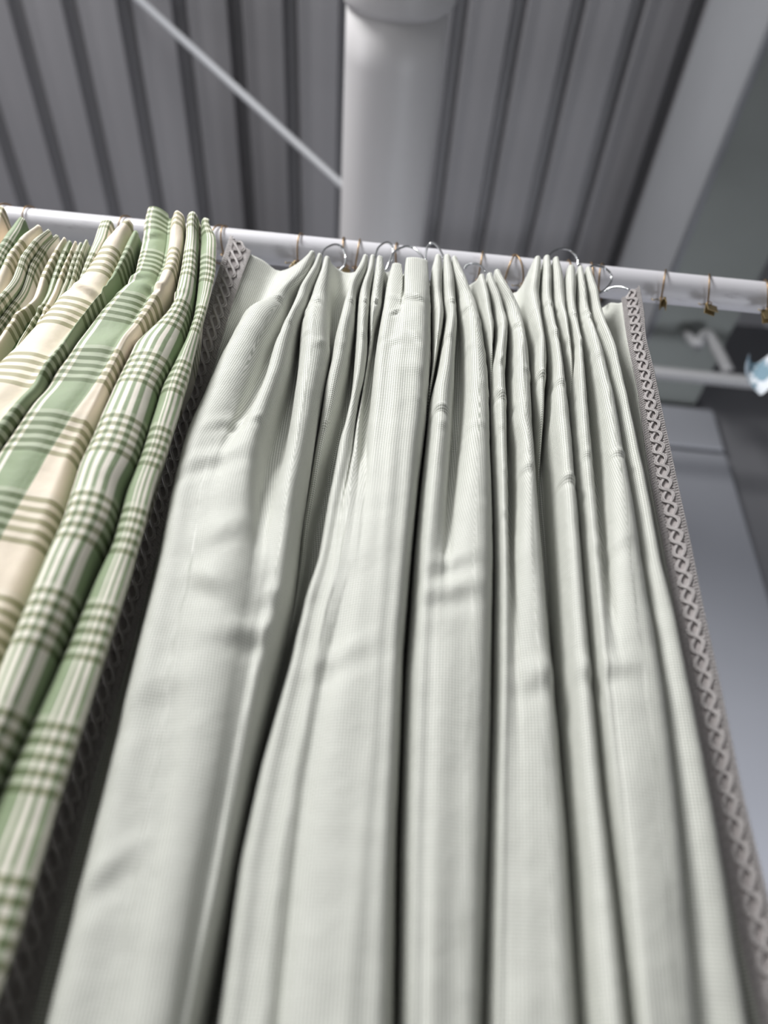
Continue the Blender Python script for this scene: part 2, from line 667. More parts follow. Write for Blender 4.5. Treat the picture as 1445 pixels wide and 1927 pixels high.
folds = [
    # A1 : grows into the big left fold
    dict(L=[(585, 474), (545, 520), (520, 553), (500, 566), (458, 592), (411, 682), (349, 821), (336, 875), (318, 960), (301, 1060), (270, 1190), (235, 1340), (200, 1490), (148, 1700), (95, 1927)],
         R=[(596, 474), (575, 520), (546, 552), (530, 592), (500, 652), (474, 710), (452, 759), (414, 839), (392, 920), (380, 1060), (350, 1200), (330, 1400), (290, 1650), (240, 1927)],
         f=fdef(472, extra=[(760, .052), (900, .060), (1200, .066), (1927, .068)]), vl=[(470, .012), (800, .0), (1000, -.02), (1927, -.04)],
         v=v_in([(650, .012), (760, .030), (840, .050), (920, .061), (1000, .066), (1927, .070)])),
    dict(L=[(599, 478), (590, 500), (562, 545), (545, 592), (516, 652), (498, 712), (477, 759), (434, 839), (405, 920), (385, 1060), (355, 1200), (335, 1400), (295, 1650), (245, 1927)],
         R=[(608, 478), (600, 510), (585, 545), (573, 580), (560, 624), (543, 704), (519, 773), (494, 842), (480, 920), (470, 1060), (450, 1200), (410, 1450), (370, 1650), (325, 1927)],
         f=fdef(477, extra=[(700, .053), (860, .062), (1000, .070), (1300, .074), (1927, .074)]),
         v=v_in([(650, -.004), (760, .0), (850, .016), (960, .038), (1080, .056), (1200, .063), (1927, .066)])),
    dict(L=[(611, 482), (604, 510), (590, 545), (577, 580), (566, 615), (560, 697), (553, 752), (540, 842), (518, 930), (495, 1060), (462, 1200), (420, 1450), (380, 1650), (330, 1927)],
         R=[(621, 482), (620, 530), (618, 600), (622, 669), (612, 721), (602, 773), (591, 842), (581, 901), (567, 981), (560, 1050), (550, 1140), (539, 1190), (512, 1300), (480, 1450), (430, 1720), (385, 1927)],
         f=fdef(481, extra=[(700, .050), (900, .056), (1200, .060), (1927, .060)]),
         v=[(470, .004), (600, .002), (750, -.012), (900, -.03), (1927, -.045)]),
    # B1 : slips behind
    dict(L=[(685, 481), (670, 510), (656, 535), (641, 594), (629, 645), (622, 690), (612, 731), (603, 790), (592, 850), (582, 910), (569, 985), (562, 1060), (552, 1140), (541, 1200), (515, 1300), (484, 1450), (434, 1720), (390, 1927)],
         R=[(694, 481), (688, 510), (670, 554), (667, 623), (654, 704), (640, 766), (626, 814), (610, 880), (600, 940), (586, 1000), (575, 1080), (562, 1150), (548, 1210), (520, 1310), (488, 1455), (440, 1720), (396, 1927)],
         f=fdef(479, extra=[(700, .040), (800, .022), (900, .004), (1000, -.012), (1300, -.03), (1927, -.04)]),
         v=v_in([(650, .0), (800, -.01), (900, -.03), (1927, -.045)])),
    dict(L=[(697, 481), (691, 510), (676, 551), (672, 600), (668, 665), (664, 721), (658, 766), (645, 825), (636, 849), (626, 911), (614, 968), (595, 1084), (575, 1140), (540, 1290), (490, 1460), (450, 1640), (413, 1927)],
         R=[(706, 481), (704, 510), (696, 557), (692, 623), (691, 669), (685, 714), (676, 750), (668, 800), (662, 850), (650, 911), (640, 968), (618, 1084), (600, 1140), (572, 1290), (540, 1460), (510, 1640), (478, 1927)],
         f=fdef(479, extra=[(700, .046), (850, .048), (1000, .050), (1200, .054), (1927, .056)]),
         v=v_in([(650, .008), (740, .016), (830, .034), (950, .048), (1927, .057)])),
    dict(L=[(710, 483), (705, 510), (697, 562), (695, 610), (694, 650), (688, 700), (680, 750), (670, 800), (664, 850), (652, 911), (642, 968), (620, 1084), (602, 1140), (574, 1290), (542, 1460), (512, 1640), (480, 1927)],
         R=[(720, 483), (723, 510), (717, 575), (706, 620), (700, 660), (692, 705), (684, 752), (678, 800), (676, 850), (672, 911), (664, 968), (650, 1084), (632, 1140), (600, 1290), (570, 1460), (548, 1640), (520, 1927)],
         f=fdef(481, extra=[(640, .034), (700, .030), (850, .050), (1000, .056), (1200, .060), (1927, .060)]),
         v=[(470, .010), (620, .012), (760, .018), (900, .050), (1050, .060), (1200, .052), (1927, .050)]),
    # C : wide turned pleat
    dict(L=[(738, 497), (728, 530), (722, 575), (713, 622), (706, 670), (700, 740), (694, 808), (690, 911), (682, 998), (670, 1080), (650, 1160), (618, 1290), (585, 1460), (560, 1640), (530, 1927)],
         R=[(755, 497), (758, 515), (758, 535), (750, 600), (742, 680), (738, 760), (732, 830), (728, 911), (720, 998), (712, 1100), (702, 1200), (690, 1400), (668, 1640), (645, 1927)],
         f=fdef(494, .046, .046, .05, extra=[(700, .056), (900, .062), (1300, .068), (1927, .070)]),
         v=[(480, .022), (530, .030), (570, .046), (640, .056), (900, .066), (1927, .074)]),
    dict(L=[(764, 484), (762, 510), (762, 535), (755, 600), (746, 680), (742, 760), (736, 830), (732, 911), (724, 998), (716, 1100), (706, 1200), (694, 1400), (672, 1640), (650, 1927)],
         R=[(805, 488), (808, 520), (811, 594), (811, 686), (806, 740), (801, 808), (788, 911), (774, 1050), (768, 1120), (757, 1250), (752, 1400), (744, 1600), (739, 1927)],
         f=[(482, .058), (700, .060), (900, .066), (1300, .072), (1927, .074)],
         v=[(470, .006), (600, -.004), (900, -.03), (1927, -.045)]),
    # D
    dict(L=[(820, 480), (812, 505), (811, 546), (813, 593), (813, 650), (810, 710), (804, 760), (798, 808), (785, 900), (776, 1040), (768, 1130), (758, 1260), (753, 1400), (745, 1600), (740, 1927)],
         R=[(829, 480), (832, 500), (831, 546), (835, 595), (832, 625), (824, 670), (812, 735), (805, 765), (799, 825), (787, 920), (777, 1050), (769, 1150), (759, 1270), (754, 1410), (746, 1600), (741, 1927)],
         f=fdef(477, extra=[(650, .046), (720, .034), (780, .004), (850, -.02), (1000, -.035), (1927, -.045)]),
         v=v_in([(650, .0), (760, -.01), (900, -.03), (1927, -.045)])),
    dict(L=[(835, 480), (834, 510), (833, 546), (839, 600), (833, 635), (820, 715), (808, 760), (800, 842), (788, 946), (778, 1050), (770, 1170), (761, 1290), (757, 1400), (751, 1600), (748, 1927)],
         R=[(846, 480), (853, 510), (856, 546), (860, 610), (856, 670), (854, 720), (850, 760), (846, 842), (838, 946), (832, 1050), (830, 1170), (826, 1290), (822, 1400), (815, 1600), (808, 1927)],
         f=fdef(478, extra=[(760, .056), (900, .058), (1100, .060), (1300, .066), (1927, .070)]),
         v=v_in([(640, .008), (760, .012), (900, .026), (1020, .042), (1130, .060), (1300, .068), (1927, .073)])),
    dict(L=[(849, 481), (854, 510), (863, 555), (871, 620), (874, 680), (875, 738), (874, 790), (868, 842), (858, 946), (848, 1050), (842, 1170), (836, 1290), (830, 1400), (823, 1600), (816, 1927)],
         R=[(857, 481), (879, 529), (896, 575), (908, 640), (917, 706), (920, 770), (921, 842), (925, 946), (927, 1050), (926, 1110), (923, 1250), (920, 1400), (911, 1700), (902, 1927)],
         f=fdef(479, extra=[(760, .054), (900, .058), (1100, .062), (1300, .068), (1927, .070)]),
         v=[(490, .0), (640, -.004), (1000, -.012), (1300, -.02), (1927, -.03)]),
    # E
    dict(L=[(899, 517), (903, 550), (905, 575), (910, 625), (914, 670), (918, 720), (920, 765), (922, 842), (925.5, 946), (927.5, 1050), (926.5, 1110), (923.5, 1250), (920.5, 1400), (911.5, 1700), (902.5, 1927)],
         R=[(910, 517), (918, 545), (923, 575), (929, 619), (926, 655), (921, 690), (920, 735), (921, 775), (923, 850), (926, 950), (928, 1060), (927, 1120), (924, 1260), (921, 1405), (912, 1705), (903, 1927)],
         f=fdef(514, extra=[(660, .044), (700, .034), (780, .004), (900, -.015), (1927, -.03)]),
         v=v_in([(650, .0), (900, -.015), (1927, -.03)])),
    dict(L=[(914, 514), (920, 540), (929, 570), (935, 620), (930, 655), (923, 697), (921.5, 773), (925, 911), (928.5, 1015), (930, 1100), (926, 1300), (913, 1600), (904, 1927)],
         R=[(924, 514), (935, 540), (944, 561), (955, 604), (954, 640), (949, 715), (952, 760), (953, 877), (955, 946), (958, 1050), (962, 1150), (965, 1300), (965, 1600), (960, 1927)],
         f=fdef(510, extra=[(760, .050), (950, .050), (1200, .054), (1927, .060)]),
         v=v_in([(640, .006), (760, .002), (940, .010), (1050, .030), (1180, .044), (1400, .052), (1927, .062)])),
    dict(L=[(927, 508), (938, 535), (950, 567), (960, 625), (960, 700), (961, 780), (962, 808), (970, 842), (971, 946), (970, 1050), (975, 1150), (980, 1300), (985, 1500), (985, 1927)],
         R=[(937, 508), (955, 540), (981, 590), (986, 620), (994, 686), (998, 773), (1003, 877), (1008, 946), (1018, 1050), (1030, 1200), (1048, 1400), (1063, 1600), (1080, 1927)],
         f=fdef(505, extra=[(800, .056), (1100, .056), (1927, .066)]),
         v=[(500, .0), (620, -.006), (1000, -.006), (1250, .0), (1927, -.02)]),
    # F
    dict(L=[(1007, 482), (998, 520), (988, 560), (992, 610), (1002, 660), (998, 700), (1000, 760), (1004, 830), (1009, 894), (1014, 960), (1022, 1050), (1033, 1200), (1050, 1400), (1065, 1600), (1082, 1927)],
         R=[(1018, 482), (1017, 520), (1014, 550), (1017, 604), (1027, 690), (1025, 720), (1020, 773), (1016, 860), (1012, 910), (1016, 970), (1024, 1060), (1035, 1210), (1051, 1410), (1066, 1610), (1083, 1927)],
         f=fdef(478, extra=[(690, .052), (760, .046), (840, .020), (920, -.004), (1927, -.02)]),
         v=v_in([(650, .0), (900, -.01), (1927, -.02)])),
    dict(L=[(1023, 482), (1021, 520), (1018, 550), (1021, 610), (1030, 672), (1034, 712), (1030, 760), (1030, 808), (1036, 877), (1041, 981), (1046, 1060), (1050, 1150), (1054, 1250), (1062, 1400), (1072, 1600), (1085, 1927)],
         R=[(1034, 482), (1038, 520), (1037, 555), (1042, 615), (1053, 677), (1059, 725), (1068, 790), (1074, 860), (1077, 911), (1084, 981), (1092, 1080), (1100, 1180), (1110, 1300), (1126, 1500), (1148, 1700), (1168, 1927)],
         f=fdef(478, extra=[(760, .054), (1100, .056), (1927, .068)]),
         v=v_in([(640, .0), (760, -.006), (950, -.004), (1250, .0), (1927, -.015)])),
    dict(L=[(1040, 485), (1040, 520), (1040, 560), (1046, 615), (1056, 677), (1062, 730), (1066, 775), (1073, 840), (1078, 915), (1085, 985), (1093, 1085), (1101, 1185), (1111, 1305), (1127, 1505), (1149, 1705), (1169, 1927)],
         R=[(1049, 485), (1058, 520), (1061, 555), (1063, 604), (1070, 680), (1072, 740), (1072, 790), (1076, 850), (1080, 925), (1087, 995), (1094, 1095), (1102, 1195), (1112, 1315), (1128, 1515), (1150, 1715), (1170, 1927)],
         f=fdef(481, extra=[(680, .042), (780, .012), (860, -.004), (1927, -.015)]),
         v=[(480, .002), (640, -.006), (1927, -.02)]),
    # G
    dict(L=[(1069, 500), (1063, 530), (1063, 560), (1065, 617), (1073, 672), (1072, 700), (1072, 738), (1075, 842), (1079, 911), (1086, 981), (1095, 1100), (1104, 1200), (1113, 1320), (1130, 1520), (1151, 1720), (1171, 1927)],
         R=[(1081, 500), (1084, 530), (1082, 564), (1087, 617), (1096, 690), (1103, 773), (1110, 842), (1117, 911), (1124, 981), (1135, 1080), (1150, 1200), (1165, 1350), (1185, 1550), (1215, 1927)],
         f=fdef(497, extra=[(760, .050), (1000, .050), (1200, .058), (1500, .066), (1927, .070)]),
         v=v_in([(640, .004), (760, .004), (900, .012), (1020, .026), (1130, .042), (1250, .060), (1500, .068), (1927, .072)])),
    dict(L=[(1087, 500), (1087, 530), (1087, 567), (1093, 628), (1106, 686), (1120, 756), (1131, 842), (1138, 911), (1144, 981), (1152, 1080), (1165, 1200), (1182, 1350), (1205, 1550), (1230, 1927)],
         R=[(1096, 500), (1101, 530), (1104, 560), (1117, 630), (1137, 686), (1158, 773), (1170, 842), (1186, 929), (1200, 1015), (1214, 1100), (1232, 1200), (1255, 1350), (1282, 1580), (1315, 1927)],
         f=fdef(498, extra=[(800, .056), (1100, .060), (1400, .068), (1927, .070)]),
         v=v_in([(640, .010), (800, .018), (1000, .020), (1200, .030), (1400, .040), (1927, .046)])),
    dict(L=[(1101, 502), (1105, 530), (1109, 560), (1122, 630), (1140, 686), (1160, 765), (1173, 842), (1189, 929), (1203, 1015), (1217, 1100), (1236, 1200), (1259, 1350), (1286, 1580), (1320, 1927)],
         R=[(1109, 502), (1119, 530), (1127, 560), (1138, 633), (1155, 677), (1167, 731), (1186, 815), (1203, 894), (1221, 981), (1237, 1080), (1262, 1175), (1305, 1390), (1350, 1650), (1392, 1927)],
         f=fdef(500, extra=[(800, .046), (1100, .048), (1400, .054), (1927, .056)]),
         v=[(490, .0), (1927, -.02)]),
]

root = empty('gingham_curtain', (0.0, D, 0.03))
prop(root, 'pale sage gingham pinch-pleated curtain with taupe braid down both edges, hanging from the white rod', 'curtain')
ZBACK = PY(640, 516, D)[2]
mid = fold_lines(folds, 0.0, ZBACK)


def simple_line(pts, dep, ztop=None):
    l = Lin(pts, dep)
    if ztop is not None:
        l.ztop = ztop
    return l


# leading edges that carry the braid
TLL = Lin([(432, 446), (400, 545), (369, 649), (335, 770), (300, 880), (255, 1010), (222, 1120), (168, 1300), (95, 1513), (25, 1750), (-30, 1927)],
          [(446, .034), (560, .020), (700, -.01), (900, -.035), (1200, -.05), (1927, -.06)])
TLR = Lin([(473, 478), (442, 560), (410, 665), (378, 770), (345, 880), (306, 1010), (275, 1120), (225, 1300), (165, 1513), (105, 1750), (60, 1927)],
          [(446, .030), (560, .016), (700, -.012), (900, -.038), (1200, -.055), (1927, -.065)])
lf = [TLL, Mid(TLL, TLR, .5, lambda z: TLL.Dp(z) * .5 + TLR.Dp(z) * .5 + .001, (TLL.ztop + TLR.ztop) / 2), TLR]
HL1 = Lin([(497, 490), (468, 560), (440, 620), (405, 720), (372, 800), (330, 900), (300, 1010), (280, 1130), (240, 1300), (190, 1513), (130, 1750), (90, 1927)],
          [(446, .018), (560, .010), (650, -.008), (900, -.04), (1927, -.065)])
HL2 = Lin([(527, 512), (505, 550), (470, 610), (432, 690), (392, 780), (360, 860), (340, 960), (322, 1060), (290, 1190), (255, 1340), (220, 1490), (168, 1700), (115, 1927)],
          [(500, .004), (700, -.01), (900, -.03), (1927, -.055)])
lines = lf + [HL1, HL2] + mid
G3R = folds[-1]['_'][1]
TRL = Lin([(1170, 567), (1178, 632), (1199, 735), (1212, 839), (1226, 925), (1243, 1009), (1274, 1180), (1302, 1336), (1330, 1492), (1385, 1750), (1428, 1927)],
          [(540, .022), (700, .018), (1927, .016)])
TRR = Lin([(1205, 541), (1213, 590), (1216, 640), (1229, 690), (1242, 755), (1258, 830), (1282, 943), (1300, 1025), (1324, 1149), (1358, 1305), (1396, 1492), (1445, 1690), (1505, 1927)],
          [(540, .036), (640, .030), (700, .026), (1927, .022)])
HR1 = Mid(G3R, TRL, .35, lambda z: 0 * z - .022, ZBACK)
HR2 = Mid(G3R, TRL, .8, lambda z: 0 * z - .006, ZBACK)
lines += [HR1, HR2, TRL, Mid(TRL, TRR, .5, lambda z: TRL.Dp(z) * .5 + TRR.Dp(z) * .5 + .002, (TRL.ztop + TRR.ztop) / 2), TRR]

kinks = [
    (400, 866, .04, .012, .0026, .45), (430, 790, .02, .009, .0024, .6), (400, 1110, .02, .011, .003, -.4), (490, 1195, .03, .011, .004, .25),
    (560, 610, .016, .005, .003, -.6), (490, 790, .010, .006, .002, .5), (430, 1010, .02, .014, .002, .5),
    (825, 770, .018, .005, .004, -.15), (850, 1115, .028, .011, .0035, .25), (860, 800, .02, .007, .003, .2), (940, 735, .014, .006, .006, -.7),
    (1015, 700, .014, .005, .006, -.15), (1045, 715, .014, .006, .004, -.3), (1060, 900, .018, .005, .005, 0), (1165, 855, .014, .004, .003, .2),
    (980, 880, .015, .006, .003, .2), (1150, 1020, .02, .010, .002, .3), (1010, 1270, .02, .012, .003, .3), (1130, 1260, .03, .010, .003, .1),
    (620, 760, .014, .006, .003, .3), (300, 1300, .03, .016, .002, .3), (210, 1640, .02, .012, .0025, .8), (640, 1240, .03, .012, .002, .5),
    (845, 1060, .02, .010, .003, .3), (780, 700, .03, .012, .0015, 0), (760, 560, .02, .006, .003, -.4), (930, 800, .012, .006, .002, .2),
    (1100, 850, .012, .006, .002, .3), (940, 960, .014, .006, .002, .1), (540, 1120, .02, .010, .003, .2),
]
for fo in folds:                       # little creases at every pinch
    L, R = fo['L'], fo['R']
    y = L[0][1] + 82
    x = (np.interp(y, [p[1] for p in L], [p[0] for p in L]) + np.interp(y, [p[1] for p in R], [p[0] for p in R])) / 2
    kinks.append((x + random.uniform(-8, 8), y + random.uniform(-8, 14), .006, .004, .0034, random.uniform(-.9, .9)))
    kinks.append((x + random.uniform(-10, 10), y + random.uniform(45, 80), .008, .007, .0024, random.uniform(-.9, .9)))
A_ = lambda q: 5 + 9 * q + 3
anch = [3] + [A_(q) for q in (1, 3, 7, 8, 9, 11, 12, 14, 15, 16, 17, 19)] + [len(lines) - 4]
panel = build_cloth('gathered_fabric', lines, M_GING, root, k=4, kinks=kinks, anchors=anch, wr=1.25)


def braid(name, A, B, parent, side, label=None):
    """gimp braid: ribbed ground, two interlaced twisted cords and looped edges"""
    zt = min(A.ztop, B.ztop)
    L = zt - .05
    off = .0022
    sg = np.arange(0, L, .004)

    def frame(s):
        s = np.asarray(s, dtype=float)
        f = s / L
        za = A.ztop - f * (A.ztop - .05)
        zb = B.ztop - f * (B.ztop - .05)
        return za, zb
    XA = smooth_rows(np.stack([A.X(frame(sg)[0]), B.X(frame(sg)[1]), A.Dp(frame(sg)[0]), B.Dp(frame(sg)[1])], 1), 3)

    def P(a, s, h):
        s = np.asarray(s, float)
        a = np.asarray(a, float) * np.ones_like(s)
        za, zb = frame(s)
        xa, xb, da, db = [np.interp(s, sg, XA[:, i]) for i in range(4)]
        x = xa * (1 - a) + xb * a
        z = za * (1 - a) + zb * a
        d = da * (1 - a) + db * a + .002 * (1 - (2 * a - 1) ** 2)
        nx, ny = (db - da), (xb - xa)           # normal in plan, towards the camera
        ln = np.maximum(np.hypot(nx, ny), 1e-6)
        nx, ny = -nx / ln, ny / ln
        hh = off + h
        return np.stack([x + nx * hh, D - d - np.abs(ny) * hh, z], 1)
    nc = 9
    base = [P(a, sg, 0) for a in np.linspace(0.03, .97, nc)]
    V = np.stack(base, 1).reshape(-1, 3)
    uv = np.stack([np.repeat(np.linspace(0, 1, nc)[None, :], len(sg), 0), np.repeat(sg[:, None], nc, 1)], 2).reshape(-1, 2)
    fs = [(i * nc + j, (i + 1) * nc + j, (i + 1) * nc + j + 1, i * nc + j + 1) for i in range(len(sg) - 1) for j in range(nc - 1)]
    t = mesh(name, V, fs, M_BRAID, parent, True, uv)
    so = t.modifiers.new('thickness', 'SOLIDIFY')
    so.thickness = .0014
    so.offset = -1

    def cord(nm, list_of_pts, r):
        mb = MB()
        uvs = []
        for pts in list_of_pts:
            v, f = tube(pts, r, 6, caps=False)
            dl = np.concatenate([[0], np.cumsum(np.linalg.norm(np.diff(pts, axis=0), axis=1))])
            uvs.append(np.stack([np.tile(np.arange(6) / 6 * 2, len(pts)), np.repeat(dl, 6)], 1))
            mb.add(v, f)
        return mesh(nm, np.concatenate(mb.v), mb.f, M_CORD, t, True, np.concatenate(uvs))
    lam = .0188
    s = np.arange(0, L - .01, lam / 16)
    ph = 2 * math.pi * s / (2 * lam)
    lst = []
    for sgn in (1, -1):
        for o2 in (-.036, .036):
            a = .5 + sgn * .205 * np.sin(ph) + o2
            h = .0024 + sgn * .0008 * np.cos(ph)
            lst.append(P(a, s, h))
    cord('chain_cord', lst, .00112)
    pe = .0040
    s = np.arange(0, L - .01, pe / 7)
    ph = 2 * math.pi * s / pe
    for a0, sg_ in ((.13, -1), (.87, 1)):
        a = a0 + sg_ * .115 * np.sin(ph)
        lst = [P(a, s + -.0008 * np.sin(2 * ph), .0010 + .0004 * np.cos(ph))]
        cord('loop_edge', lst, .00080)
    return t


bl = braid('braid_trim', TLL, TLR, root, -1)
br = braid('braid_trim', TRL, TRR, root, 1)
bl['label'] = 'taupe braid on the left edge, mostly in shadow behind the plaid curtain'
br['label'] = 'taupe looped chain braid on the lit right edge'

# ------------------------------------------------------------------ the plaid curtain
B = .026


def pf(y0, t=.050, p=.043, b=.052, extra=()):
    return [(y0, t), (y0 + 80, p), (y0 + 130, b)] + list(extra)


pv = [(380, .004), (600, -.012), (1000, -.03), (1927, -.04)]


def off(pts, dx):
    return [(x + dx, y) for x, y in pts]


sm = [  # small folds at the left, ridge lines
    ([(4, 386), (-8, 430), (-24, 480), (-50, 540)], 22),
    ([(44, 408), (28, 440), (4, 480), (-14, 520), (-30, 560)], 26),
    ([(81, 422), (50, 449), (25, 484), (8, 520), (-6, 560)], 18),
    ([(101, 432), (70, 455), (47, 491), (31, 536), (4, 572), (-20, 600)], 18),
    ([(112, 440), (85, 466), (63, 507), (46, 557), (14, 601), (-8, 630)], 16),
    ([(124, 446), (103, 485), (84, 526), (69, 572), (34, 600), (0, 655)], 15),
    ([(134, 452), (119, 485), (105, 526), (92, 568), (62, 620), (20, 690)], 13),
    ([(144, 454), (131, 487), (117, 526), (104, 560), (80, 610), (40, 690)], 12),
    ([(154, 456), (141, 495), (129, 536), (112, 575), (90, 620), (55, 690)], 11),
    ([(165, 452), (150, 495), (138, 540), (122, 580), (98, 630), (62, 700)], 11),
]
pfolds = []
u0 = -2.9
for i, (pts, w) in enumerate(sm):
    wd = [w * .45 if j == 0 else w for j in range(len(pts))]
    du = .29
    pfolds.append(dict(L=[(p[0] - k / 2, p[1]) for p, k in zip(pts, wd)], R=[(p[0] + k / 2, p[1]) for p, k in zip(pts, wd)],
                       f=pf(pts[0][1], .050 if i < 4 else .040, .042 if i < 4 else .030, .045 if i < 4 else .028), v=pv, uL=u0, uR=u0 + du * .85))
    u0 += du
pfolds += [
    dict(L=[(190, 413), (177, 458), (160, 500), (147, 540), (128, 580), (104, 632), (70, 700)],
         R=[(212, 420), (204, 458), (182, 500), (160, 540), (140, 580), (116, 632), (80, 700)], f=pf(410, .045, .035, .030), v=pv, uL=-.25, uR=-.04),
    dict(L=[(239, 411), (197, 457), (170, 501), (145, 536), (116, 561), (79, 605), (42, 644), (0, 684)],
         R=[(251, 411), (236, 443), (220, 485), (191, 547), (162, 584), (125, 630), (83, 682), (48, 727), (15, 764), (-12, 795)],
         f=pf(409, .055, .050, .046, [(700, .044), (1927, .04)]), v=[(400, .016), (480, .022), (600, .026), (700, .030), (1927, .03)], uL=.0, uR=.19),
    dict(L=[(249, 432), (238, 448), (223, 487), (193, 549), (164, 586), (127, 632), (85, 684), (50, 729), (17, 766), (-10, 797)],
         R=[(260, 432), (260, 448), (247, 487), (220, 536), (187, 578), (149, 630), (116, 682), (73, 744), (42, 780), (-2, 840)],
         f=pf(428, .054, .050, .057, [(700, .063), (1927, .06)]), v=[(400, .0), (560, -.02), (640, -.01), (740, .010), (1927, .02)], uL=.205, uR=.345),
    dict(L=[(279, 390), (271, 425), (269, 450), (258, 500), (253, 525), (238, 543), (197, 586), (145, 651), (125, 682), (89, 730), (58, 770), (0, 850), (-30, 900)],
         R=[(312, 402), (314, 440), (306, 490), (290, 530), (268, 565), (250, 597), (214, 651), (179, 709), (129, 778), (96, 831), (56, 898), (16, 964), (-20, 1030)],
         f=[(383, .052), (440, .048), (540, .060), (640, .058), (1927, .062)], v=[(390, .024), (480, .030), (560, .042), (620, .050), (800, .054), (1927, .058)], uL=.345, uR=.545),
    dict(L=[(322, 398), (318, 440), (309, 490), (294, 530), (272, 567), (254, 599), (218, 653), (183, 711), (133, 780), (100, 833), (60, 900), (20, 966), (-16, 1032)],
         R=[(345, 394), (343, 449), (333, 505), (318, 545), (300, 582), (276, 615), (250, 652), (228, 700), (185, 798), (148, 881), (119, 981), (90, 1050), (52, 1140), (-2, 1273)],
         f=[(393, .062), (440, .058), (540, .064), (590, .056), (640, .062), (800, .056), (1927, .05)], v=[(390, .030), (540, .006), (640, -.02), (800, -.04), (1927, -.06)], uL=.565, uR=.75),
    dict(L=[(350, 398), (349, 449), (341, 505), (330, 560), (320, 585), (290, 618), (254, 652), (231, 700), (188, 798), (151, 881), (121, 981), (92, 1050), (54, 1140), (0, 1273), (-60, 1450)],
         R=[(372, 408), (372, 449), (370, 510), (365, 560), (354, 600), (338, 650), (318, 692), (299, 732), (259, 865), (229, 920), (212, 990), (176, 1060), (123, 1199), (53, 1369), (0, 1476), (-40, 1560)],
         f=[(400, .060), (560, .056), (620, .062), (900, .074), (1927, .074)], v=[(390, .030), (500, .020), (600, -.01), (700, -.03), (1927, -.05)], uL=.765, uR=.985),
    dict(L=[(375, 410), (376, 449), (375, 510), (370, 560), (365, 600), (350, 650), (328, 692), (306, 732), (266, 865), (238, 935), (214, 1030), (172, 1120), (107, 1273), (32, 1433), (0, 1513), (-40, 1600)],
         R=[(392, 418), (409, 450), (406, 516), (390, 580), (375, 632), (359, 699), (315, 848), (293, 905), (272, 990), (235, 1113), (176, 1300), (107, 1513), (37, 1753), (0, 1860), (-30, 1927)],
         f=[(408, .052), (560, .050), (620, .056), (900, .056), (1927, .056)], v=[(390, .02), (1927, .01)], uL=1.02, uR=1.27),
]
proot = empty('plaid_curtain', (-.35, D, .03))
prop(proot, 'green and cream plaid pleated curtain bunched at the left end of the white rod', 'curtain')
pl = fold_lines(pfolds, B, None, .78)
for l in pl:
    l.ztop = l.ztop
# keep the valleys a bit lower than the fold tops
endR = pfolds[-1]['_'][1]
ret = Mid(endR, endR, 0, lambda z: 0 * z + .034, endR.ztop, 1.39, -.012)
pl.append(ret)
pk = [(250, 560, .02, .006, .004, .4), (300, 580, .014, .005, .004, -.2), (330, 590, .012, .005, .004, .5), (180, 570, .03, .006, .004, -.4), (60, 590, .015, .006, .004, .5),
      (110, 730, .03, .02, .003, .3), (200, 690, .03, .02, .003, .3), (290, 470, .012, .006, .003, .4)]
build_cloth('gathered_fabric', pl, M_PLAID, proot, k=4, wr=1.1, ufix=True, kinks=pk)

# ------------------------------------------------------------------ rod
YR = D + .026
RC = PY(560, 472, YR)
RR = .0245
c2 = PY(1300, 548, YR)
print('rod', RC, c2)
ZR = (RC[2] + c2[2]) / 2
xs = np.linspace(-2.2, 1.2, 60)
mb = MB()
mb.tube([(x, YR, ZR) for x in xs], RR, 40)
rod = mb.build('curtain_rod', M_ROD)
prop(rod, 'long white painted round rod that the curtains hang from, lightly scuffed', 'rod')

# ------------------------------------------------------------------ rings on the rod
RING_R = RR + .0042


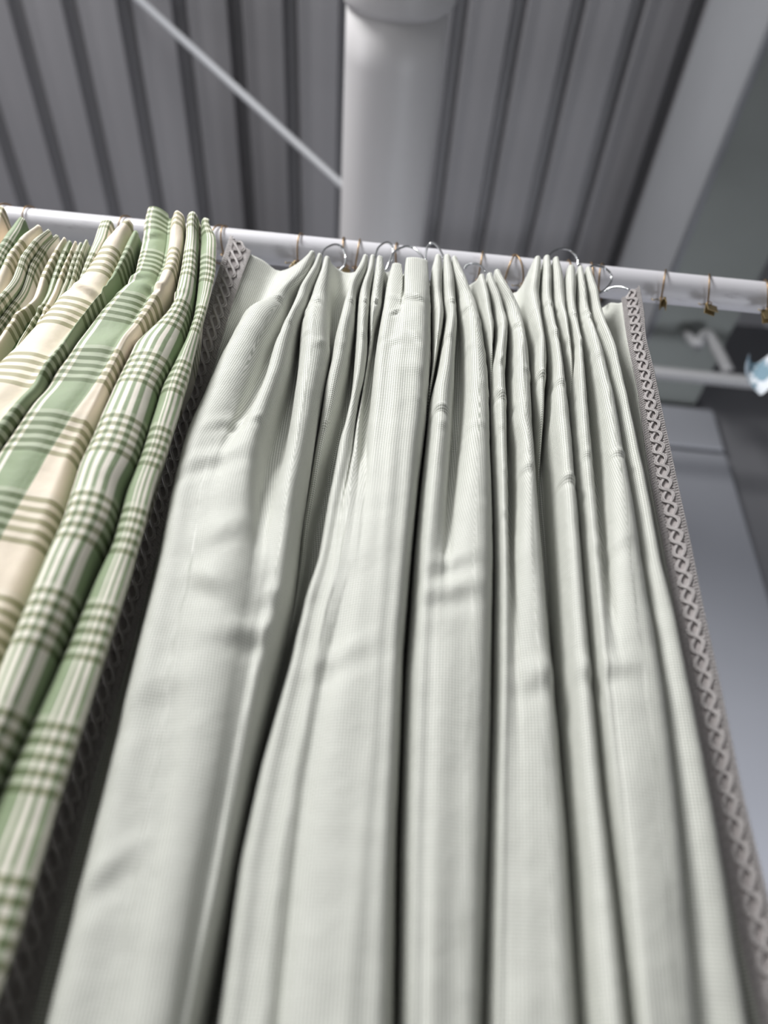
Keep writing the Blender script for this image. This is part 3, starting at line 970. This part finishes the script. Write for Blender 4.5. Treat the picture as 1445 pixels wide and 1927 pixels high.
def ring(px, label, tilt=0.0, yaw=0.0, clip=None, group=None, spin=0.0):
    """px = column where the ring crosses the front of the rod"""
    # solve x on the rod
    x = None
    for X0 in np.linspace(-.8, .8, 3201):
        p = np.array([X0, YR - RR * .7, ZR + RR * .7]) - CAM
        if F * p.dot(rt) / p.dot(fwd) + W / 2 >= px:
            x = X0
            break
    zc = ZR + RR + .0013 - RING_R - .0013 + .0016
    e = empty('curtain_ring', (x, YR, zc))
    prop(e, label, 'ring', group)
    a = np.linspace(0, 2 * math.pi, 49)[:-1]
    ty, tz = math.sin(tilt), math.sin(yaw)
    rr = RING_R
    pts = [(x + rr * math.cos(t) * tz + rr * math.sin(t) * ty, YR + rr * math.cos(t), zc + rr * math.sin(t)) for t in a]
    mb = MB()
    mb.tube(pts, .0013, 8, closed=True)
    mb.build('hoop', M_BRONZE, e)
    xb, zb = x - rr * ty, zc - rr
    # eyelet below
    mb = MB()
    yb = YR - .004
    xb0 = xb
    ea = np.linspace(0, 2 * math.pi, 17)[:-1]
    mb.tube([(xb0 + .0036 * math.cos(t), yb, zb - .0042 + .0036 * math.sin(t)) for t in ea], .0008, 6, closed=True)
    mb.build('eyelet', M_BRONZE, e)
    if clip is not None:
        ang, sc = clip
        M = np.array(Matrix.Rotation(ang, 3, 'Z') @ Matrix.Rotation(.35, 3, 'X'))
        cc = np.array([xb0, yb, zb - .018])
        mb = MB()
        for s in (-1, 1):
            Ms = np.array(Matrix.Rotation(ang, 3, 'Z') @ Matrix.Rotation(.3 * s + .3, 3, 'X'))
            mb.box(cc + Ms @ np.array([0, s * .0022, -.002]), (.015 * sc, .0012, .013 * sc), Ms)
        mb.tube([cc + M @ np.array([d * .008 * sc, 0, .004]) for d in (-1, 0, 1)], .0022, 10)
        mb.build('clip', M_BRASS, e, smooth=False, bevel=.0004)
        # spring wire curling off to the side
        mb = MB()
        w = spl([cc + np.array([-.004, -.001, .004]), cc + np.array([-.010, -.002, .007]), cc + np.array([-.016, -.002, .004]), cc + np.array([-.018, -.001, .009])], 5)
        mb.tube(w, .0008, 6)
        mb.build('spring_wire', M_BRASS, e)
    return e


rings = [
    (22, 'bronze ring nearest the left picture edge on the rod above the plaid curtain', .1, .3, None),
    (70, 'bronze ring over the dip in the plaid curtain heading', .0, .35, None),
    (247, 'bronze ring just above the broad cream pleat of the plaid curtain', .1, .3, None),
    (417, 'slanting bronze ring at the right edge of the plaid curtain, left of two', .3, .2, None),
    (432, 'bronze ring right beside the raised left corner of the braid', .0, .25, None),
    (570, 'lone bronze ring on the bare rod left of the first gingham pleats', .05, .12, (.9, 1)),
    (656, 'left one of the close bronze ring pair left of the second gingham pleats', -.1, .25, (.2, .8)),
    (674, 'right one of the close bronze ring pair left of the second gingham pleats', .0, -.1, None),
    (752, 'bronze ring behind the tall chrome arch over the flattened pleat', .0, .2, None),
    (905, 'thin bronze ring behind the low lying gingham pleats', .1, .0, None),
    (962, 'left leg of the crossed V of bronze rings on the rod', .35, .0, None),
    (973, 'right one of the crossed V of bronze rings, with a brass clip', -.35, .0, (1.3, .9)),
    (1074, 'bronze ring half hidden behind the chrome hook above the fifth gingham pleats', -.1, .2, None),
    (1118, 'left one of the two bronze rings behind the last gingham pleats', .0, .3, None),
    (1134, 'right one of the two bronze rings behind the last gingham pleats', .25, .3, None),
    (1250, 'bronze ring with a narrow upright brass clip just right of the braid corner', .25, .2, (1.35, 1)),
    (1335, 'bronze ring with a slanted open brass clip, second right of the braid', .2, .3, (.25, 1.2)),
    (1441, 'bronze ring with a large brass clip at the right picture edge', .1, .3, (-.2, 1.7)),
]
for r_ in rings:
    ring(r_[0], r_[1], r_[2], r_[3], r_[4], 'bronze rings threaded on the rod')

# ------------------------------------------------------------------ steel pin hooks
hooks = [
    ([(604, 482, -.030), (612, 468, -.024), (630, 460, -.014), (644, 466, -.006), (650, 484, .0), (648, 500, .0), (638, 510, .004), (634, 515, .004)],
     'chrome hook arching over from the leftmost gingham pleats'),
    ([(705, 486, -.030), (712, 466, -.024), (727, 456, -.012), (737, 462, -.004), (740, 478, .0), (738, 492, .0)],
     'small chrome hook arching over from the second group of gingham pleats'),
    ([(727, 508, -.018), (733, 492, -.022), (742, 474, -.024), (762, 464, -.024), (780, 468, -.024), (794, 482, -.028), (797, 492, -.034)],
     'widest chrome hook arching over the flattened gingham pleat'),
    ([(800, 492, -.008), (803, 468, -.010), (812, 457, -.014), (822, 462, -.022), (832, 478, -.032), (834, 486, -.034)],
     'chrome hook just right of the flattened gingham pleat'),
    ([(874, 505, -.004), (880, 498, -.010), (894, 496, -.018), (906, 502, -.028), (913, 512, -.036)],
     'low chrome hook joined to the sunken group of gingham pleats'),
    ([(1030, 486, -.032), (1038, 475, -.028), (1056, 468, -.018), (1074, 472, -.010), (1086, 486, -.004), (1088, 500, .0)],
     'chrome hook standing highest above the rod, near the fifth gingham pleats'),
    ([(1108, 503, -.030), (1118, 500, -.022), (1136, 504, -.014), (1148, 514, -.008), (1150, 528, -.004), (1143, 540, -.004), (1134, 548, -.006), (1126, 553, -.008)],
     'large chrome hook curling down right of the last gingham pleats'),
    ([(1138, 549, -.006), (1146, 543, -.010), (1160, 540, -.016), (1172, 541, -.020), (1183, 545, -.024)],
     'short flat chrome hook reaching the right braid corner'),
]
for pts, lab in hooks:
    P3 = [PY(px, py, D + d) for px, py, d in pts]
    P3 = spl(P3, 8)
    e = empty('curtain_hook', P3[0])
    prop(e, lab, 'hook', 'chrome hooks in the gingham heading')
    mb = MB()
    mb.tube(P3, .0016, 10)
    mb.build('hook_wire', M_STEEL, e)
    mb = MB()
    a = np.linspace(0, 2 * math.pi * 2.5, 30)
    ax = (P3[3] - P3[0]) / np.linalg.norm(P3[3] - P3[0])
    mb.tube([P3[0] + ax * (t / a[-1]) * .006 + np.array([math.cos(t), 0, math.sin(t)]) * .0018 for t in a], .0006, 6)
    mb.build('hook_coil', M_STEEL, e)

# ------------------------------------------------------------------ roof sheet, pipe, beam, wall
ZC = CAM[2] + 3.2
YW = 2.15


def img_x_on_z(px, py, Z):
    return PZ(px, py, Z)


# ribs
sp = .208
x_ref = PZ(1297, 14, ZC)[0]
prof = []
x = x_ref - sp * 30
while x < x_ref + sp * 14:
    prof += [(x, 0), (x + .012, .05), (x + .045, .05), (x + .062, .0), (x + .105, .004), (x + .150, .0)]
    x += sp
prof.append((x, 0))
V, fs = [], []
for i, (a, b) in enumerate(prof):
    V += [(a, -3.0, ZC + b), (a, YW, ZC + b)]
for i in range(len(prof) - 1):
    fs.append((2 * i, 2 * i + 1, 2 * i + 3, 2 * i + 2))
o = mesh('ceiling', V, fs, M_ROOF, None, False)
prop(o, kind='structure')

# pipe : two edge lines in the photo give centre line and radius
ZP = CAM[2] + 2.15
pa, pb = PZ(640, 400, ZP), PZ(806, 400, ZP)
qa, qb = PZ(652, 60, ZP), PZ(846, 60, ZP)
rp = (pb[0] - pa[0]) / 2 * .97
p1 = (pa + pb) / 2
p2 = (qa + qb) / 2
rp2 = (qb[0] - qa[0]) / 2 * .97
print('pipe', p1, rp, p2, rp2)
dirp = (p2 - p1) / np.linalg.norm(p2 - p1)
r_ = (rp + rp2) / 2
dirp[0] = 0.0 if abs(dirp[0]) < .02 else dirp[0]
far = p1 + (p1 - p2) / abs((p1 - p2)[1]) * (YW - p1[1] - .02)
pe = empty('overhead_pipe', p1)
prop(pe, 'thick pale grey pipe running away under the ribbed roof above the rod', 'pipe')
near_end = PZ(750, -8, ZP)
mb = MB()
mb.tube([far + (near_end - far) * t for t in np.linspace(0, 1, 12)], r_, 64)
mb.build('pipe_length', M_PIPE, pe)
dv = (near_end - far) / np.linalg.norm(near_end - far)
mb = MB()
st = [(-.018, 0), (-.012, .008), (.0, .014), (.03, .016), (.18, .016), (.19, .010), (.9, .010)]
mb.tube([near_end + dv * a for a, b in st], [r_ + b for a, b in st], 64)
mb.build('pipe_collar', M_PIPE, pe)

# tie rod
ZT = CAM[2] + 2.75
t1, t2 = PZ(262, 0, ZC - .12), PZ(645, 350, ZP + .13)
dt = t2 - t1
mb = MB()
mb.tube([t1 - dt * .30, t1, t2, t2 + dt * .04], .0135, 16)
o = mb.build('brace_rod', M_BEAM)
prop(o, 'thin light grey diagonal brace rod crossing below the roof ribs at upper left', 'brace')

# beam
ZB = CAM[2] + 2.55
e1, e2 = PZ(1272, 499, ZB), PZ(1445, 67, ZB)
g1 = PZ(1392, 505, ZB)
print('beam', e1, e2, g1)
xl = (e1[0] + e2[0]) / 2
xr = xl + .30
# height of the lit side from left boundary
s_ = PZ(1235, 300, ZC)
be = empty('roof_beam', (xl, YW, ZB))
prop(be, 'deep grey steel beam running away at upper right of the roof', 'beam')
mb = MB()
mb.box(((xl + .006), (YW - 2) / 2 - .5, (ZB + ZC) / 2 + .01), (.012, YW + 3 - .02, ZC - ZB - .02))
mb.build('side_plate', M_BEAM, be, smooth=False)
mb = MB()
mb.box(((xl + xr) / 2, (YW - 2) / 2 - .5, ZB - .006), (xr - xl, YW + 3 - .02, .014))
mb.build('bottom_plate', M_BEAM_SHADE, be, smooth=False)
mb = MB()
mb.tube([(xl, -2.5, ZB), (xl, YW - .02, ZB)], .016, 12)
mb.build('edge_bead', M_BEAM, be)

# back wall + panels
mb = MB()
mb.box((-.6, YW + .05, ZC / 2), (9, .1, ZC))
o = mb.build('wall_back', M_WALLD, smooth=False)
prop(o, kind='structure')
w0 = PY(1343, 770, YW - .05)
w1 = PY(1440, 1110, YW - .05)
print('wall', w0, w1)
px_r = (w0[0] + w1[0]) / 2
ztp = w0[2]
mb = MB()
zz = ztp
hs = [(.0, .24), (.262, 3.0)]
for a, b in hs:
    z0, z1 = max(0, ztp - b), ztp - a
    mb.box((px_r - .9, YW - .025, (z0 + z1) / 2), (1.8, .05, z1 - z0))
o = mb.build('wall_panel', M_WALL, smooth=False, bevel=.008)
prop(o, kind='structure')
YL = 1.72
r1 = PY(1300, 708, YL)
mb = MB()
mb.tube([(.42, YL, r1[2]), (3.2, YL, r1[2])], .023, 20)
o = mb.build('horizontal_rail', M_RAIL)
prop(o, 'blurred grey horizontal rail in the background below the white rod at right', 'rail')
b1, b2, b3 = PY(1312, 650, YL), PY(1330, 630, YL), PY(1372, 702, YL)
mb = MB()
mb.tube(spl([b1, b2, (b2 + b3) / 2 + np.array([.006, 0, .006]), b3], 6), .021, 12)
mb.tube([b1, (b1[0], YL + .05, ZB - .012)], .018, 12)
o = mb.build('rail_bracket', M_RAIL)
prop(o, 'short bent grey bracket joining the background rail to the roof beam', 'bracket')
# floor
mb = MB()
mb.box((0, 0, -.05), (10, 8, .1))
o = mb.build('floor', M_FLOOR, smooth=False)
prop(o, kind='structure')

# hanging cloth glimpsed at the right edge
m, nt, b = newmat('blue_white_print')
tc = N(nt, 'ShaderNodeTexCoord')
vo = N(nt, 'ShaderNodeTexNoise')
vo.inputs['Scale'].default_value = 24
nt.links.new(tc.outputs['Object'], vo.inputs['Vector'])
mr = N(nt, 'ShaderNodeMapRange')
mr.inputs[1].default_value = .46
mr.inputs[2].default_value = .52
nt.links.new(vo.outputs['Fac'], mr.inputs[0])
nt.links.new(mix_c(nt, mr.outputs[0], (.82, .86, .92), (.22, .34, .42)), b.inputs['Base Color'])
b.inputs['Roughness'].default_value = .8
yb = D + .45
c = PY(1419, 690, yb)
V, fs = [], []
nx_, nz_ = 60, 20
for j in range(nz_ + 1):
    for i in range(nx_ + 1):
        t = i / nx_
        s = j / nz_
        V.append((c[0] + .5 * t - .018 * math.sin(math.pi * s) * (1 - t), yb + .03 * math.sin(t * 34 + s) * (1 - .3 * s), c[2] + .05 - s * .115 - .012 * math.cos(t * 40) * s))
for j in range(nz_):
    for i in range(nx_):
        a = j * (nx_ + 1) + i
        fs.append((a, a + nx_ + 1, a + nx_ + 2, a + 1))
o = mesh('hanging_cloth', V, fs, m)
prop(o, 'blue and white printed cloth peeping in at the right picture edge', 'cloth')

# ------------------------------------------------------------------ light
def area(name, loc, target, size, power, col=(1, 1, 1), sy=None):
    l = bpy.data.lights.new(name, 'AREA')
    l.energy = power
    l.color = col
    l.shape = 'RECTANGLE'
    l.size = size
    l.size_y = sy or size
    o = bpy.data.objects.new(name, l)
    o.location = loc
    d = Vector(target) - Vector(loc)
    o.rotation_euler = d.to_track_quat('-Z', 'Y').to_euler()
    COL.objects.link(o)
    return o


area('strip_light', (-1.7, -1.2, 4.2), (0.1, .65, 2.0), .9, 150, (1, 1, .985))
area('window_light', (-1.4, -2.9, 1.7), (0.1, .65, 1.8), 1.3, 24, (1, 1, .99))
area('side_light', (-3.4, .5, 2.9), (.4, 1.2, 3.9), 1.4, 42, (.99, .97, 1))
area('low_light', (1.9, 1.2, .25), (1.2, 2.15, 1.4), .7, 50, (.92, .95, 1)).data.spread = math.radians(100)
w = bpy.data.worlds.new('world')
SC.world = w
w.use_nodes = True
w.node_tree.nodes['Background'].inputs[0].default_value = (.78, .80, .86, 1)
w.node_tree.nodes['Background'].inputs[1].default_value = .16
SC.view_settings.view_transform = 'Standard'
SC.view_settings.look = 'None'
SC.view_settings.exposure = 0
SC.cycles.use_denoising = True
